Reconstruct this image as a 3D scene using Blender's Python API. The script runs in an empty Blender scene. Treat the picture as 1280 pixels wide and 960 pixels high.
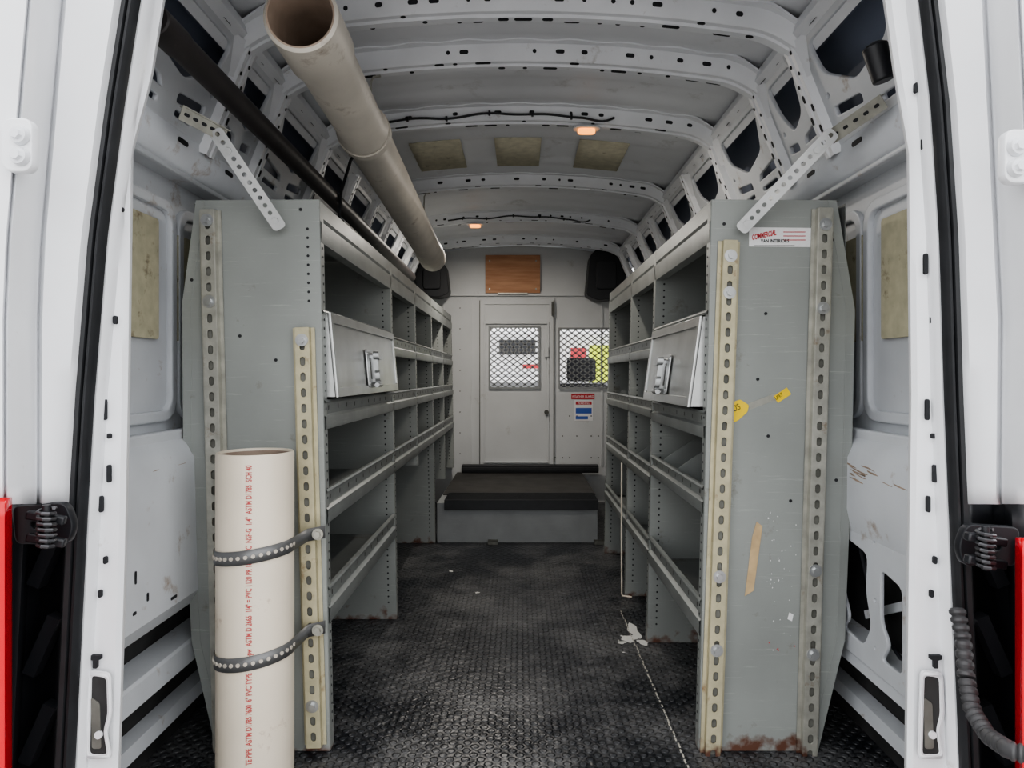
import bpy, math, random
from mathutils import Vector, Matrix
random.seed(4)
F=850.0; CH=1.02
def P(u,v,Y): return Vector(((u-650)*Y/F, Y, CH-(v-470)*Y/F))
scene=bpy.context.scene; COL=scene.collection

# ------------------------------------------------------------------ materials
def newmat(name):
    m=bpy.data.materials.new(name); m.use_nodes=True
    nt=m.node_tree; b=nt.nodes['Principled BSDF']; return m,nt,b
def paint(name,col,rough=.5,metal=0,var=.12,scale=6,bump=.05,stain=None,samt=.0,sscale=5,rust=False,scratch=0):
    m,nt,b=newmat(name); N=nt.nodes; L=nt.links
    b.inputs['Roughness'].default_value=rough; b.inputs['Metallic'].default_value=metal
    g=N.new('ShaderNodeNewGeometry')
    n=N.new('ShaderNodeTexNoise'); n.inputs['Scale'].default_value=scale; n.inputs['Detail'].default_value=6
    L.new(g.outputs['Position'],n.inputs['Vector'])
    r=N.new('ShaderNodeValToRGB'); r.color_ramp.elements[0].position=.3; r.color_ramp.elements[1].position=.7
    r.color_ramp.elements[0].color=[c*(1-var) for c in col]+[1]; r.color_ramp.elements[1].color=[min(1,c*(1+var)) for c in col]+[1]
    L.new(n.outputs['Fac'],r.inputs['Fac']); out=r.outputs['Color']
    def mixin(out,fac,c):
        mx=N.new('ShaderNodeMix'); mx.data_type='RGBA'
        L.new(fac,mx.inputs['Factor']); L.new(out,mx.inputs['A']); mx.inputs['B'].default_value=list(c)+[1]
        return mx.outputs['Result']
    if stain:
        n2=N.new('ShaderNodeTexNoise'); n2.inputs['Scale'].default_value=sscale; n2.inputs['Detail'].default_value=9; n2.inputs['Roughness'].default_value=.7
        L.new(g.outputs['Position'],n2.inputs['Vector'])
        mr=N.new('ShaderNodeMapRange'); mr.inputs['From Min'].default_value=.75-samt; mr.inputs['From Max'].default_value=.82-samt*.6
        L.new(n2.outputs['Fac'],mr.inputs['Value']); out=mixin(out,mr.outputs['Result'],stain)
    if scratch:
        mp=N.new('ShaderNodeMapping'); mp.inputs['Scale'].default_value=(3,3,60)
        L.new(g.outputs['Position'],mp.inputs['Vector'])
        n3=N.new('ShaderNodeTexNoise'); n3.inputs['Scale'].default_value=2.2; n3.inputs['Detail'].default_value=8; n3.inputs['Roughness'].default_value=.75
        L.new(mp.outputs['Vector'],n3.inputs['Vector'])
        mr=N.new('ShaderNodeMapRange'); mr.inputs['From Min'].default_value=.58; mr.inputs['From Max'].default_value=.75; mr.inputs['To Max'].default_value=scratch
        L.new(n3.outputs['Fac'],mr.inputs['Value']); out=mixin(out,mr.outputs['Result'],(.52,.53,.50))
    if rust:
        sp=N.new('ShaderNodeSeparateXYZ'); L.new(g.outputs['Position'],sp.inputs[0])
        n4=N.new('ShaderNodeTexNoise'); n4.inputs['Scale'].default_value=22; n4.inputs['Detail'].default_value=5
        L.new(g.outputs['Position'],n4.inputs['Vector'])
        ma=N.new('ShaderNodeMath'); ma.operation='MULTIPLY_ADD'; ma.inputs[1].default_value=-.22; L.new(n4.outputs['Fac'],ma.inputs[0]); L.new(sp.outputs['Z'],ma.inputs[2])
        mr=N.new('ShaderNodeMapRange'); mr.inputs['From Min'].default_value=-.082; mr.inputs['From Max'].default_value=-.12
        L.new(ma.outputs[0],mr.inputs['Value']); out=mixin(out,mr.outputs['Result'],(.13,.06,.04))
    L.new(out,b.inputs['Base Color'])
    if bump:
        bp=N.new('ShaderNodeBump'); bp.inputs['Strength'].default_value=bump; bp.inputs['Distance'].default_value=.01
        L.new(n.outputs['Fac'],bp.inputs['Height']); L.new(bp.outputs['Normal'],b.inputs['Normal'])
    return m
def flat(name,col,rough=.5,metal=0,emit=0):
    m,nt,b=newmat(name); N=nt.nodes; L=nt.links
    n=N.new('ShaderNodeTexNoise'); n.inputs['Scale'].default_value=20
    r=N.new('ShaderNodeValToRGB'); r.color_ramp.elements[0].color=[c*.92 for c in col]+[1]; r.color_ramp.elements[1].color=[min(1,c*1.05) for c in col]+[1]
    L.new(n.outputs['Fac'],r.inputs['Fac']); L.new(r.outputs['Color'],b.inputs['Base Color'])
    b.inputs['Roughness'].default_value=rough; b.inputs['Metallic'].default_value=metal
    if emit:
        b.inputs['Emission Color'].default_value=list(col)+[1]; b.inputs['Emission Strength'].default_value=emit
    return m
WHITE=paint('white_body_paint',(.79,.80,.82),.35,var=.05,scale=5,stain=(.40,.36,.31),samt=.11,sscale=8)
WALL=paint('dirty_white_paint',(.57,.59,.615),.45,var=.09,scale=4,stain=(.30,.23,.17),samt=.15,sscale=9)
ROOFS=paint('roof_skin_paint',(.70,.715,.74),.5,var=.07,scale=3,bump=.15,stain=(.48,.48,.47),samt=.16,sscale=4)
RIB=paint('roof_rib_paint',(.72,.735,.76),.4,var=.07,scale=6,stain=(.40,.38,.35),samt=.13,sscale=9)
SKINSHADE=paint('shaded_skin_blue',(.22,.25,.32),.5,var=.2,scale=3)  # white outer skin; bluish shade behind the cut-outs is put into its colour
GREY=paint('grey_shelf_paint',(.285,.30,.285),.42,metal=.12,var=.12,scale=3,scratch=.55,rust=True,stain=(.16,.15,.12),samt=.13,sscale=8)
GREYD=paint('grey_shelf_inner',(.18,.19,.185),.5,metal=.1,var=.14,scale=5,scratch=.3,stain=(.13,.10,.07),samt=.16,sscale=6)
LIP=paint('shelf_lip_paint',(.26,.275,.265),.4,metal=.2,var=.14,scale=9,scratch=.65)
GALV=paint('galvanised_steel',(.40,.395,.35),.4,metal=.45,var=.18,scale=30,stain=(.20,.13,.07),samt=.15,sscale=12,rust=True)
CREAM=paint('cream_zinc',(.48,.44,.30),.5,metal=.2,var=.14,scale=25,stain=(.22,.13,.06),samt=.16,sscale=14,rust=True)
SLOT=paint('channel_inside',(.10,.10,.09),.6,metal=.3,var=.3,scale=20)
SLOT2=paint('rail_back',(.17,.17,.15),.6,metal=.2,var=.3,scale=20)
CAV=paint('cavity_shade',(.035,.035,.035),.8,var=.4,scale=10)  # near-black colour painted for the shade inside cavities and openings
ALU=paint('aluminium_sheet',(.50,.51,.50),.33,metal=.75,var=.1,scale=10,scratch=.5)
STEEL=paint('zinc_steel',(.50,.51,.51),.32,metal=.8,var=.12,scale=20)
DARK=flat('hole_dark',(.018,.019,.022),.8)  # dark discs on the surface, painted for the shade inside holes
BLACK=flat('black_plastic',(.014,.015,.018),.45)
RUBBER=paint('black_rubber',(.016,.017,.019),.5,var=.2,scale=20)
PVC=paint('pvc_dusty',(.52,.485,.425),.5,var=.12,scale=7,stain=(.22,.17,.13),samt=.16,sscale=7)
PVCW=paint('pvc_cream',(.74,.66,.54),.35,var=.05,scale=5,stain=(.38,.27,.19),samt=.12,sscale=10)
PVCIN=paint('pvc_inside',(.30,.23,.18),.7,var=.25,scale=12)
FOAM=paint('foam_pad',(.47,.44,.31),.9,var=.12,scale=30,stain=(.17,.13,.08),samt=.175,sscale=16)
FOAMR=paint('roof_foam_pad',(.58,.55,.42),.9,var=.12,scale=30,stain=(.3,.26,.18),samt=.15,sscale=16)
def wood():
    m,nt,b=newmat('plywood'); N=nt.nodes; L=nt.links
    g=N.new('ShaderNodeNewGeometry'); mp=N.new('ShaderNodeMapping'); mp.inputs['Scale'].default_value=(1.5,1,14)
    L.new(g.outputs['Position'],mp.inputs['Vector']); n=N.new('ShaderNodeTexNoise'); n.inputs['Scale'].default_value=3; n.inputs['Detail'].default_value=6
    L.new(mp.outputs[0],n.inputs['Vector']); r=N.new('ShaderNodeValToRGB'); r.color_ramp.elements[0].position=.35; r.color_ramp.elements[1].position=.65
    r.color_ramp.elements[0].color=(.42,.20,.10,1); r.color_ramp.elements[1].color=(.54,.29,.16,1)
    L.new(n.outputs['Fac'],r.inputs['Fac']); L.new(r.outputs['Color'],b.inputs['Base Color']); b.inputs['Roughness'].default_value=.6
    return m
WOOD=wood()
def floormat():
    m,nt,b=newmat('coin_rubber_floor'); N=nt.nodes; L=nt.links
    g=N.new('ShaderNodeNewGeometry'); mp=N.new('ShaderNodeMapping'); mp.inputs['Rotation'].default_value=(0,0,math.radians(45))
    L.new(g.outputs['Position'],mp.inputs['Vector'])
    v=N.new('ShaderNodeTexVoronoi'); v.inputs['Scale'].default_value=34; v.inputs['Randomness'].default_value=0; v.voronoi_dimensions='2D'
    L.new(mp.outputs[0],v.inputs['Vector'])
    mr=N.new('ShaderNodeMapRange'); mr.interpolation_type='SMOOTHSTEP'; mr.inputs['From Min'].default_value=.28; mr.inputs['From Max'].default_value=.42; mr.inputs['To Min'].default_value=1; mr.inputs['To Max'].default_value=0
    L.new(v.outputs['Distance'],mr.inputs['Value'])
    n=N.new('ShaderNodeTexNoise'); n.inputs['Scale'].default_value=2.2; n.inputs['Detail'].default_value=12; n.inputs['Roughness'].default_value=.75
    L.new(g.outputs['Position'],n.inputs['Vector'])
    nb=N.new('ShaderNodeTexNoise'); nb.inputs['Scale'].default_value=40; L.new(g.outputs['Position'],nb.inputs['Vector'])
    ad=N.new('ShaderNodeMath'); ad.operation='MULTIPLY_ADD'; ad.inputs[1].default_value=.5; L.new(nb.outputs['Fac'],ad.inputs[0]); L.new(mr.outputs[0],ad.inputs[2])
    bp=N.new('ShaderNodeBump'); bp.inputs['Strength'].default_value=1; bp.inputs['Distance'].default_value=.008
    L.new(ad.outputs[0],bp.inputs['Height']); L.new(bp.outputs[0],b.inputs['Normal'])
    r=N.new('ShaderNodeValToRGB'); r.color_ramp.elements[0].position=.44; r.color_ramp.elements[1].position=.62
    r.color_ramp.elements[0].color=(.011,.013,.017,1); r.color_ramp.elements[1].color=(.14,.14,.14,1)
    L.new(n.outputs['Fac'],r.inputs['Fac'])
    mt=N.new('ShaderNodeMix'); mt.data_type='RGBA'; mf=N.new('ShaderNodeMath'); mf.operation='MULTIPLY'; mf.inputs[1].default_value=.30
    L.new(mr.outputs[0],mf.inputs[0]); L.new(mf.outputs[0],mt.inputs['Factor']); L.new(r.outputs[0],mt.inputs['A']); mt.inputs['B'].default_value=(.085,.09,.10,1)
    L.new(mt.outputs['Result'],b.inputs['Base Color'])
    r2=N.new('ShaderNodeMapRange'); r2.inputs['To Min'].default_value=.18; r2.inputs['To Max'].default_value=.48; L.new(n.outputs['Fac'],r2.inputs['Value']); L.new(r2.outputs[0],b.inputs['Roughness'])
    return m
FLOOR=floormat()
REDLAMP=flat('red_lens',(.62,.01,.02),.15)
WHITEP=flat('white_plain',(.8,.8,.8),.5)
REDT=flat('red_ink',(.50,.03,.04),.5); PRED=flat('pipe_ink',(.50,.08,.08),.5); BLUET=flat('blue_ink',(.05,.12,.45),.5); BLACKT=flat('black_ink',(.03,.03,.03),.5)
YEL=flat('yellow_sticker',(.85,.60,.02),.4); TAN=paint('tan_veneer',(.50,.36,.20),.6,var=.15,scale=30)
HIVIS=flat('hivis_yellow',(.70,.85,.03),.6); LENS=flat('warm_lens',(1,.36,.06),.3,emit=1.6)
SEAT=flat('seat_fabric',(.03,.03,.035),.9)
GREYMETAL=paint('partition_paint',(.60,.61,.61),.45,var=.05,scale=3,stain=(.42,.41,.38),samt=.13,sscale=4)
PLAT=paint('platform_grey',(.27,.28,.28),.5,var=.12,scale=6,scratch=.3,stain=(.12,.11,.10),samt=.1,sscale=6)

# ------------------------------------------------------------------ mesh builder
def rrect(cx,cy,w,h,r,rot=0,n=4):
    r=min(r,w/2-1e-5,h/2-1e-5); out=[]
    for sx,sy,a0 in((1,1,0),(-1,1,90),(-1,-1,180),(1,-1,270)):
        for i in range(n+1):
            a=math.radians(a0+90*i/n); out.append((sx*(w/2-r)+r*math.cos(a), sy*(h/2-r)+r*math.sin(a)))
    c,s=math.cos(rot),math.sin(rot)
    return [(cx+x*c-y*s,cy+x*s+y*c) for x,y in out]
def circ(cx,cy,r,n=12): return [(cx+r*math.cos(2*math.pi*i/n),cy+r*math.sin(2*math.pi*i/n)) for i in range(n)]
def rpoly(pts,r,n=4):
    out=[];k=len(pts)
    for i in range(k):
        p=Vector(pts[i]);a=Vector(pts[i-1]);b=Vector(pts[(i+1)%k])
        d1=(a-p);d2=(b-p);l=min(r,d1.length*.45,d2.length*.45);s=p+d1.normalized()*l;e=p+d2.normalized()*l
        for j in range(n+1):
            t=j/n; q=s*(1-t)**2+p*2*t*(1-t)+e*t*t; out.append((q.x,q.y))
    return out
class B:
    def __init__(s): s.v=[];s.f=[];s.m=[]
    def add(s,vs,fs,mi=0):
        o=len(s.v); s.v+= [Vector(v) for v in vs]; s.f+=[tuple(i+o for i in f) for f in fs]; s.m+=[mi]*len(fs); return s
    def obox(s,c,ax,ay,az,mi=0):
        c=Vector(c);ax=Vector(ax);ay=Vector(ay);az=Vector(az)
        vs=[c+ax*i+ay*j+az*k for k in(-1,1) for j in(-1,1) for i in(-1,1)]
        return s.add(vs,[(0,2,3,1),(4,5,7,6),(0,1,5,4),(2,6,7,3),(0,4,6,2),(1,3,7,5)],mi)
    def box(s,x0,x1,y0,y1,z0,z1,mi=0):
        return s.obox(((x0+x1)/2,(y0+y1)/2,(z0+z1)/2),((x1-x0)/2,0,0),(0,(y1-y0)/2,0),(0,0,(z1-z0)/2),mi)
    def bar(s,p0,p1,w,t,n=(0,-1,0),mi=0):
        p0=Vector(p0);p1=Vector(p1);d=p1-p0;L=d.length;d.normalize();n=Vector(n);n=(n-d*n.dot(d)).normalized();w2=n.cross(d)
        return s.obox((p0+p1)/2,d*L/2,w2*w/2,n*t/2,mi)
    def cyl(s,p0,p1,r0,r1=None,n=20,mi=0,cap=True):
        p0=Vector(p0);p1=Vector(p1);r1=r0 if r1 is None else r1
        d=(p1-p0).normalized();a=d.orthogonal().normalized();b=d.cross(a);vs=[]
        for p,r in((p0,r0),(p1,r1)):
            for i in range(n): t=2*math.pi*i/n; vs.append(p+a*r*math.cos(t)+b*r*math.sin(t))
        fs=[(i,(i+1)%n,n+(i+1)%n,n+i) for i in range(n)]
        if cap: fs+=[tuple(range(n-1,-1,-1)),tuple(range(n,2*n))]
        return s.add(vs,fs,mi)
    def lathe(s,p0,d,prof,n=40,mi=0,closed=False):
        p0=Vector(p0);d=Vector(d).normalized();a=d.orthogonal().normalized();b=d.cross(a);vs=[]
        for t,r in prof:
            for i in range(n): q=2*math.pi*i/n; vs.append(p0+d*t+a*r*math.cos(q)+b*r*math.sin(q))
        fs=[];K=len(prof)
        for k in range(K if closed else K-1):
            k2=(k+1)%K
            for i in range(n): fs.append((k*n+i,k*n+(i+1)%n,k2*n+(i+1)%n,k2*n+i))
        return s.add(vs,fs,mi)
    def path(s,pts,r,n=8,mi=0):
        pts=[Vector(p) for p in pts];vs=[];K=len(pts)
        for k,p in enumerate(pts):
            d=(pts[min(k+1,K-1)]-pts[max(k-1,0)]).normalized();ref=Vector((0.13,.31,.94)) if abs(d.z)<.8 else Vector((1,.2,0))
            a=d.cross(ref).normalized();b=d.cross(a);rr=r(k) if callable(r) else r
            for i in range(n): t=2*math.pi*i/n; vs.append(p+a*rr*math.cos(t)+b*rr*math.sin(t))
        fs=[(k*n+i,k*n+(i+1)%n,(k+1)*n+(i+1)%n,(k+1)*n+i) for k in range(K-1) for i in range(n)]
        fs+=[tuple(range(n)),tuple((K-1)*n+i for i in range(n))]
        return s.add(vs,fs,mi)
    def grid(s,rows,mi=0,cyc=False):
        R=len(rows);C=len(rows[0]);vs=[p for r in rows for p in r]
        fs=[(i*C+j,i*C+(j+1)%C,(i+1)*C+(j+1)%C,(i+1)*C+j) for i in range(R-1) for j in range(C if cyc else C-1)]
        return s.add(vs,fs,mi)
    def prism(s,poly,fn,t0,t1,mi=0):
        n=len(poly);vs=[fn(a,b,t0) for a,b in poly]+[fn(a,b,t1) for a,b in poly]
        fs=[tuple(range(n-1,-1,-1)),tuple(range(n,2*n))]+[(i,(i+1)%n,n+(i+1)%n,n+i) for i in range(n)]
        return s.add(vs,fs,mi)
    def plate(s,outer,holes,th,fn,mi=0,bev=0):
        if not holes and not bev: return s.prism(outer,fn,-th/2,th/2,mi)
        cu=bpy.data.curves.new('tmp','CURVE');cu.dimensions='2D';cu.fill_mode='BOTH';cu.extrude=th/2;cu.bevel_depth=bev;cu.bevel_resolution=1
        for poly in [outer]+holes:
            sp=cu.splines.new('POLY');sp.points.add(len(poly)-1)
            for i,(x,y) in enumerate(poly): sp.points[i].co=(x,y,0,1)
            sp.use_cyclic_u=True
        ob=bpy.data.objects.new('tmp',cu);COL.objects.link(ob)
        dg=bpy.context.evaluated_depsgraph_get();dg.update()
        me=bpy.data.meshes.new_from_object(ob.evaluated_get(dg))
        s.add([fn(*v.co) for v in me.vertices],[tuple(p.vertices) for p in me.polygons],mi)
        bpy.data.objects.remove(ob);bpy.data.curves.remove(cu);bpy.data.meshes.remove(me);return s
    def text(s,txt,size,org,ax,ay,mi=0,th=.0004,align='LEFT',sx=1,off=0):
        cu=bpy.data.curves.new('t','FONT');cu.body=txt;cu.size=size;cu.extrude=th;cu.align_x=align;cu.offset=off
        ob=bpy.data.objects.new('t',cu);COL.objects.link(ob);dg=bpy.context.evaluated_depsgraph_get();dg.update()
        me=bpy.data.meshes.new_from_object(ob.evaluated_get(dg));org=Vector(org);ax=Vector(ax);ay=Vector(ay);n=ax.cross(ay)
        s.add([org+ax*v.co.x*sx+ay*v.co.y+n*v.co.z for v in me.vertices],[tuple(p.vertices) for p in me.polygons],mi)
        bpy.data.objects.remove(ob);bpy.data.curves.remove(cu);bpy.data.meshes.remove(me);return s
    def done(s,name,mats,parent=None,label=None,category=None,kind=None,group=None,bevel=0,smooth=True,solid=0,org=None):
        lo=Vector([min(v[i] for v in s.v) for i in range(3)]);hi=Vector([max(v[i] for v in s.v) for i in range(3)])
        c=Vector(org) if org is not None else (lo+hi)/2
        me=bpy.data.meshes.new(name);me.from_pydata([v-c for v in s.v],[],s.f)
        for mt in mats: me.materials.append(mt)
        for p,mi in zip(me.polygons,s.m): p.material_index=mi
        me.validate();me.update()
        if smooth:
            for p in me.polygons:p.use_smooth=True
            me.set_sharp_from_angle(angle=math.radians(32))
        ob=bpy.data.objects.new(name,me);COL.objects.link(ob)
        if parent is not None:
            ob.parent=parent;ob.location=c-WP[parent.name]
        else: ob.location=c
        WP[ob.name]=c
        if solid:
            md=ob.modifiers.new('s','SOLIDIFY');md.thickness=solid;md.offset=0
        if bevel:
            md=ob.modifiers.new('b','BEVEL');md.width=bevel;md.segments=2;md.limit_method='ANGLE';md.angle_limit=math.radians(40)
        if label:ob['label']=label
        if category:ob['category']=category
        if kind:ob['kind']=kind
        if group:ob['group']=group
        return ob
WP={}
def empty(name,loc,label,category,group=None):
    e=bpy.data.objects.new(name,None);e.empty_display_size=.05;e.location=loc;COL.objects.link(e);WP[e.name]=Vector(loc)
    e['label']=label;e['category']=category
    if group:e['group']=group
    return e
ST=dict(kind='structure')

# ------------------------------------------------------------------ setting
YB=5.5
b=B();b.box(-1.0,1.0,1.15,7.8,-.03,0);b.done('floor',[FLOOR],label='black coin-textured rubber mat floor of cargo van, dusty',category='floor',smooth=False,**ST)
b=B();b.box(-30,30,-20,40,-.75,-.70);b.done('ground',[paint('asphalt',(.34,.33,.32),.9)],label='grey asphalt ground under the parked van',category='ground',smooth=False,**ST)
def az(x): return 1.95+.07*(1-(x/.77)**2)
ribY=[1.55,1.90,2.2,2.7,3.6,4.4,5.15]
b=B();rows=[]
n_=220
for k in range(n_+1):
    y=1.15+k*(YB+.05-1.15)/n_
    ridge=0
    for a,c in zip(ribY,ribY[1:]):
        w=c-a
        for t in((.5,) if w<.45 else (.30,.70)):
            d=abs(y-(a+w*t))
            if d<.05: ridge=-.007*(1 if d<.03 else (.05-d)/.02)
    row=[]
    for i in range(33):
        x=-.80+1.6*i/32
        row.append(Vector((x,y,az(x)+.062+(ridge if abs(x)<.66 else 0))))
    rows.append([Vector((-1.0,y,1.60)),Vector((-.96,y,1.85)),Vector((-.88,y,1.98))]+row+[Vector((.88,y,1.98)),Vector((.96,y,1.85)),Vector((1.0,y,1.60))])
b.grid(rows);
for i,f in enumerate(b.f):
    if min(abs(b.v[k].x) for k in f)>.79: b.m[i]=1  # side skin takes the painted-in shade colour
b.done('ceiling',[ROOFS,SKINSHADE],label='painted grey sheet metal van roof skin',category='ceiling',solid=.01,**ST)
for k,y in enumerate(ribY):
    b=B();prof=[(-.072,.060),(-.070,.053),(-.050,.052),(-.036,.010),(-.030,.004),(-.014,.004),(-.010,-.003),(.010,-.003),(.014,.004),(.030,.004),(.036,.010),(.050,.052),(.070,.053),(.072,.060)]
    rows=[]
    for i in range(81):
        x=-.78+1.56*i/80
        drop=0 if abs(x)<.64 else -.05*((abs(x)-.64)/.14)**2
        sc=.006*math.cos(x*38)
        rows.append([Vector((x,y+p+(sc if abs(p)>.06 else 0)*(1 if p>0 else -1),az(x)+q+drop)) for p,q in prof])
    b.grid(rows)
    x=-.66
    while x<.66:
        w=random.choice([.045,.03,.014,.014,.05,.022])
        z=az(x);sl=-2*.07*x/.77**2
        sidey=random.choice([-.022,.022,0,0])
        b.plate(rrect(0,0,w,.014 if w>.02 else .013,.007),[],.001,lambda a,c,t,x=x,y=y,z=z,sl=sl:Vector((x+a,y+sidey+c,z+a*sl+(.0034 if sidey else -.0036)+t)),1)
        if random.random()<.7:
            w2=random.choice([.012,.028,.02])
            b.plate(rrect(0,0,w2,.012,.006),[],.001,lambda a,c,t,x=x,y=y,z=z,sl=sl:Vector((x+.03+a,y-.0437-c*.31-t,z+.031+(a+.03)*sl+c*.95)),1)
        x+=random.uniform(.05,.095)
    b.done('trim_%d'%(k+1),[RIB,DARK],label='white pressed steel roof rib with slotted holes',category='roof rib',**ST)
tn=len(ribY)+1
postY=[1.40,1.90,2.2,2.7,3.15,3.6,4.0,4.4,4.8,5.15,5.48]
def sm(s,off=0):
    t=s/.30; nx,nz=-.936,-.352
    return .885-.115*t+nx*off, 1.66+.285*t+nz*off
for sd in(-1,1):
    def fn(a,c,t,sd=sd):
        X,z=sm(c,t);return Vector((sd*X,a,z))
    holes=[]
    for i in range(len(postY)-1):
        y0=postY[i]+.045;y1=postY[i+1]-.045;w=y1-y0
        holes.append(rpoly([(y0+.01,.275),(y1-.015,.275),(y1-.03,.18),(y0+w*.62,.105),(y0+w*.2,.14)],.03))
        holes.append(rpoly([(y0+.0,.10),(y0+w*.40,.082),(y0+w*.46,.055),(y0+.0,.058)],.012))
        holes.append(rrect(y0+w*.78,.07,w*.34,.032,.012,rot=.12))
        holes.append(rrect(y0+w*.28,.028,w*.34,.022,.010))
        holes.append(rrect(y0+w*.75,.028,w*.22,.022,.010))
        holes.append(circ(y1-.02,.125,.011,10))
    b=B();b.plate([(1.22,-.0),(5.5,-.0),(5.5,.30),(1.22,.30)],holes,.006,fn,bev=.004)
    b.done('trim_%d'%tn,[WALL],label='white pressed steel upper side frame with triangular cut-outs',category='van frame',**ST);tn+=1
    for y in postY[1:-1]:
        b=B();pts=[(-.035,0),(-.022,.028),(-.006,.028),(-.003,.023),(.003,.023),(.006,.028),(.022,.028),(.035,0)];rows=[]
        for k in range(9):
            s_=-.02+.33*k/8;rows.append([fn(y+p,s_,q) for p,q in pts])
        b.grid(rows)
        for s_ in(.03,.06,.09,.12,.155,.19,.22,.25,.28):
            o=.014 if int(s_*100)%2 else -.014
            b.plate(circ(y+o,s_,.0055,8) if int(s_*100)%3 else rrect(y+o,s_,.011,.022,.005),[],.0008,lambda a,c,t:fn(a,c,.0288+t),1)
        b.add([fn(y-.035,.20,.004),fn(y-.09,.30,.004),fn(y-.022,.30,.026),fn(y-.022,.20,.026)],[(0,1,2,3)])
        b.add([fn(y+.035,.20,.004),fn(y+.09,.30,.004),fn(y+.022,.30,.026),fn(y+.022,.20,.026)],[(0,1,2,3)])
        b.done('trim_%d'%tn,[RIB,DARK],label='white steel side post joining roof rib',category='van frame',**ST);tn+=1
    b=B();b.grid([[Vector((sd*x,y,z)) for x,z in((.80,1.90),(.775,1.925),(.745,1.955),(.75,1.985),(.80,2.01))] for y in(1.2,5.5)])
    for i in range(34):
        y=1.4+i*.12
        b.plate(circ(0,0,.006,8) if i%3 else rrect(0,0,.035,.012,.006),[],.001,lambda a,c,t:Vector((sd*(.758-t-c*.7),y+a,1.939-c*.7)),1)
    b.done('trim_%d'%tn,[RIB,DARK],label='white steel roof side rail',category='van frame',solid=.0,**ST);tn+=1
    b=B();b.grid([[Vector((sd*x,y,z)) for x,z in((.93,1.575),(.905,1.585),(.885,1.61),(.882,1.655),(.90,1.675),(.97,1.68))] for y in(1.22,5.5)])
    for i in range(14):
        y=1.5+i*.28
        b.plate(rrect(y,1.633,.05,.012,.006),[],.001,lambda a,c,t:Vector((sd*(.8815-t),a,c)),1)
    b.done('trim_%d'%tn,[WALL,DARK],label='white steel belt rail along van side',category='van frame',solid=.002,**ST);tn+=1
    b=B();fx=lambda X:(lambda a,c,t:Vector((sd*(X-t),a,c)))
    wh=[rrect(2.02,1.22,1.22,.70,.10,n=6),rrect(3.35,1.22,1.1,.70,.10,n=6),rrect(4.6,1.22,1.1,.70,.10,n=6)]
    b.plate([(1.20,.82),(5.5,.82),(5.5,1.60),(1.20,1.60)],wh,.006,fx(.93),bev=.006)
    b.box(*sorted((sd*.985,sd*.992)),1.2,5.5,.62,1.62)
    for w in wh: b.grid([[Vector((sd*.93,a,c)) for a,c in w],[Vector((sd*.985,a,c)) for a,c in w]],cyc=True)
    b.plate(rrect(1.70,1.20,.44,.60,.06,n=6),[rrect(1.70,1.20,.40,.56,.045,n=6)],.008,fx(.978),bev=.005)
    b.plate(rrect(2.12,1.20,.36,.60,.06,n=6),[rrect(2.12,1.20,.32,.56,.045,n=6)],.008,fx(.978),bev=.005)
    prof=[(.93,.86),(.905,.835),(.885,.80),(.88,.62),(.875,.44),(.90,.40),(.95,.385)] if sd<0 else [(.93,.86),(.905,.835),(.89,.80),(.888,.66),(.90,.60),(.91,.60),(.95,.60)]
    b.grid([[Vector((sd*x,y,z)) for x,z in prof] for y in(1.30,1.66,1.68,5.5)])
    if sd<0:
        for y,z,w,h in((1.55,.56,.006,.03),(1.545,.48,.014,.008),(1.60,.50,.008,.02),(1.72,.46,.03,.008)):
            b.plate(rrect(y,z,w,h,.003),[],.001,fx(.8755),1)
    # thin horizontal rusty scratches along the bulge
    random.seed(12+sd)
    for _ in range(12):
        y=random.gauss(1.74,.08);z=random.gauss(.775 if sd<0 else .765,.012);w=random.uniform(.01,.05)
        b.prism([(y+w*math.cos(t)*random.uniform(.6,1.2),z+.0022*math.sin(t)*random.uniform(.4,1.6)+w*.10*math.cos(t)) for t in [i*.7 for i in range(9)]],fx(.8862 if sd<0 else .8905),0,.0015,2)
    b.done('wall_left' if sd<0 else 'wall_right',[WALL,DARK,paint('scrape',(.33,.25,.19),.8,var=.3,scale=60)],label='white painted van side wall with recessed panels, scuffed and rusty',category='wall',**ST)
    b=B();prof=[(.985,.125),(.945,.12),(.940,.085),(.985,.075)]
    b.grid([[Vector((sd*x,y,z)) for x,z in prof] for y in(1.22,5.5)])
    b.done('trim_%d'%tn,[WALL],label='white painted lower sill strip beside floor',category='van sill',solid=.002,smooth=False,**ST);tn+=1
    b=B();prof=[(.985,.30),(.915,.292),(.91,.285),(.905,.235),(.93,.225),(.985,.22)]
    b.grid([[Vector((sd*x,y,z)) for x,z in prof] for y in(1.22,5.5)])
    b.done('trim_%d'%tn,[WALL],label='white painted ledge above lower sill',category='van sill',solid=.002,smooth=False,**ST);tn+=1
    b=B();b.box(*sorted((sd*.988,sd*.995)),1.25,5.5,0,.64);b.done('trim_%d'%tn,[CAV],label='near-black backing sheet painted as the shade inside van side',category='van frame',**ST);tn+=1  # dark sheet added where the cavity would be in shade
b=B();ff=lambda a,c,t:Vector((.905-t,a,c))
hs=[rpoly([(1.76,.56),(1.90,.58),(1.90,.42),(1.86,.36),(1.90,.32),(1.78,.31),(1.74,.38),(1.77,.46)],.03),rpoly([(1.60,.52),(1.70,.54),(1.70,.40),(1.66,.36),(1.70,.31),(1.60,.31)],.025),rpoly([(1.50,.40),(1.56,.42),(1.56,.3),(1.50,.3)],.02),
 circ(1.73,.60,.008),circ(1.64,.60,.006),circ(1.725,.45,.008),circ(1.725,.33,.006)]
b.plate([(1.30,.27),(2.3,.27),(2.3,.62),(1.30,.62)],hs,.004,ff,bev=.003)
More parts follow.
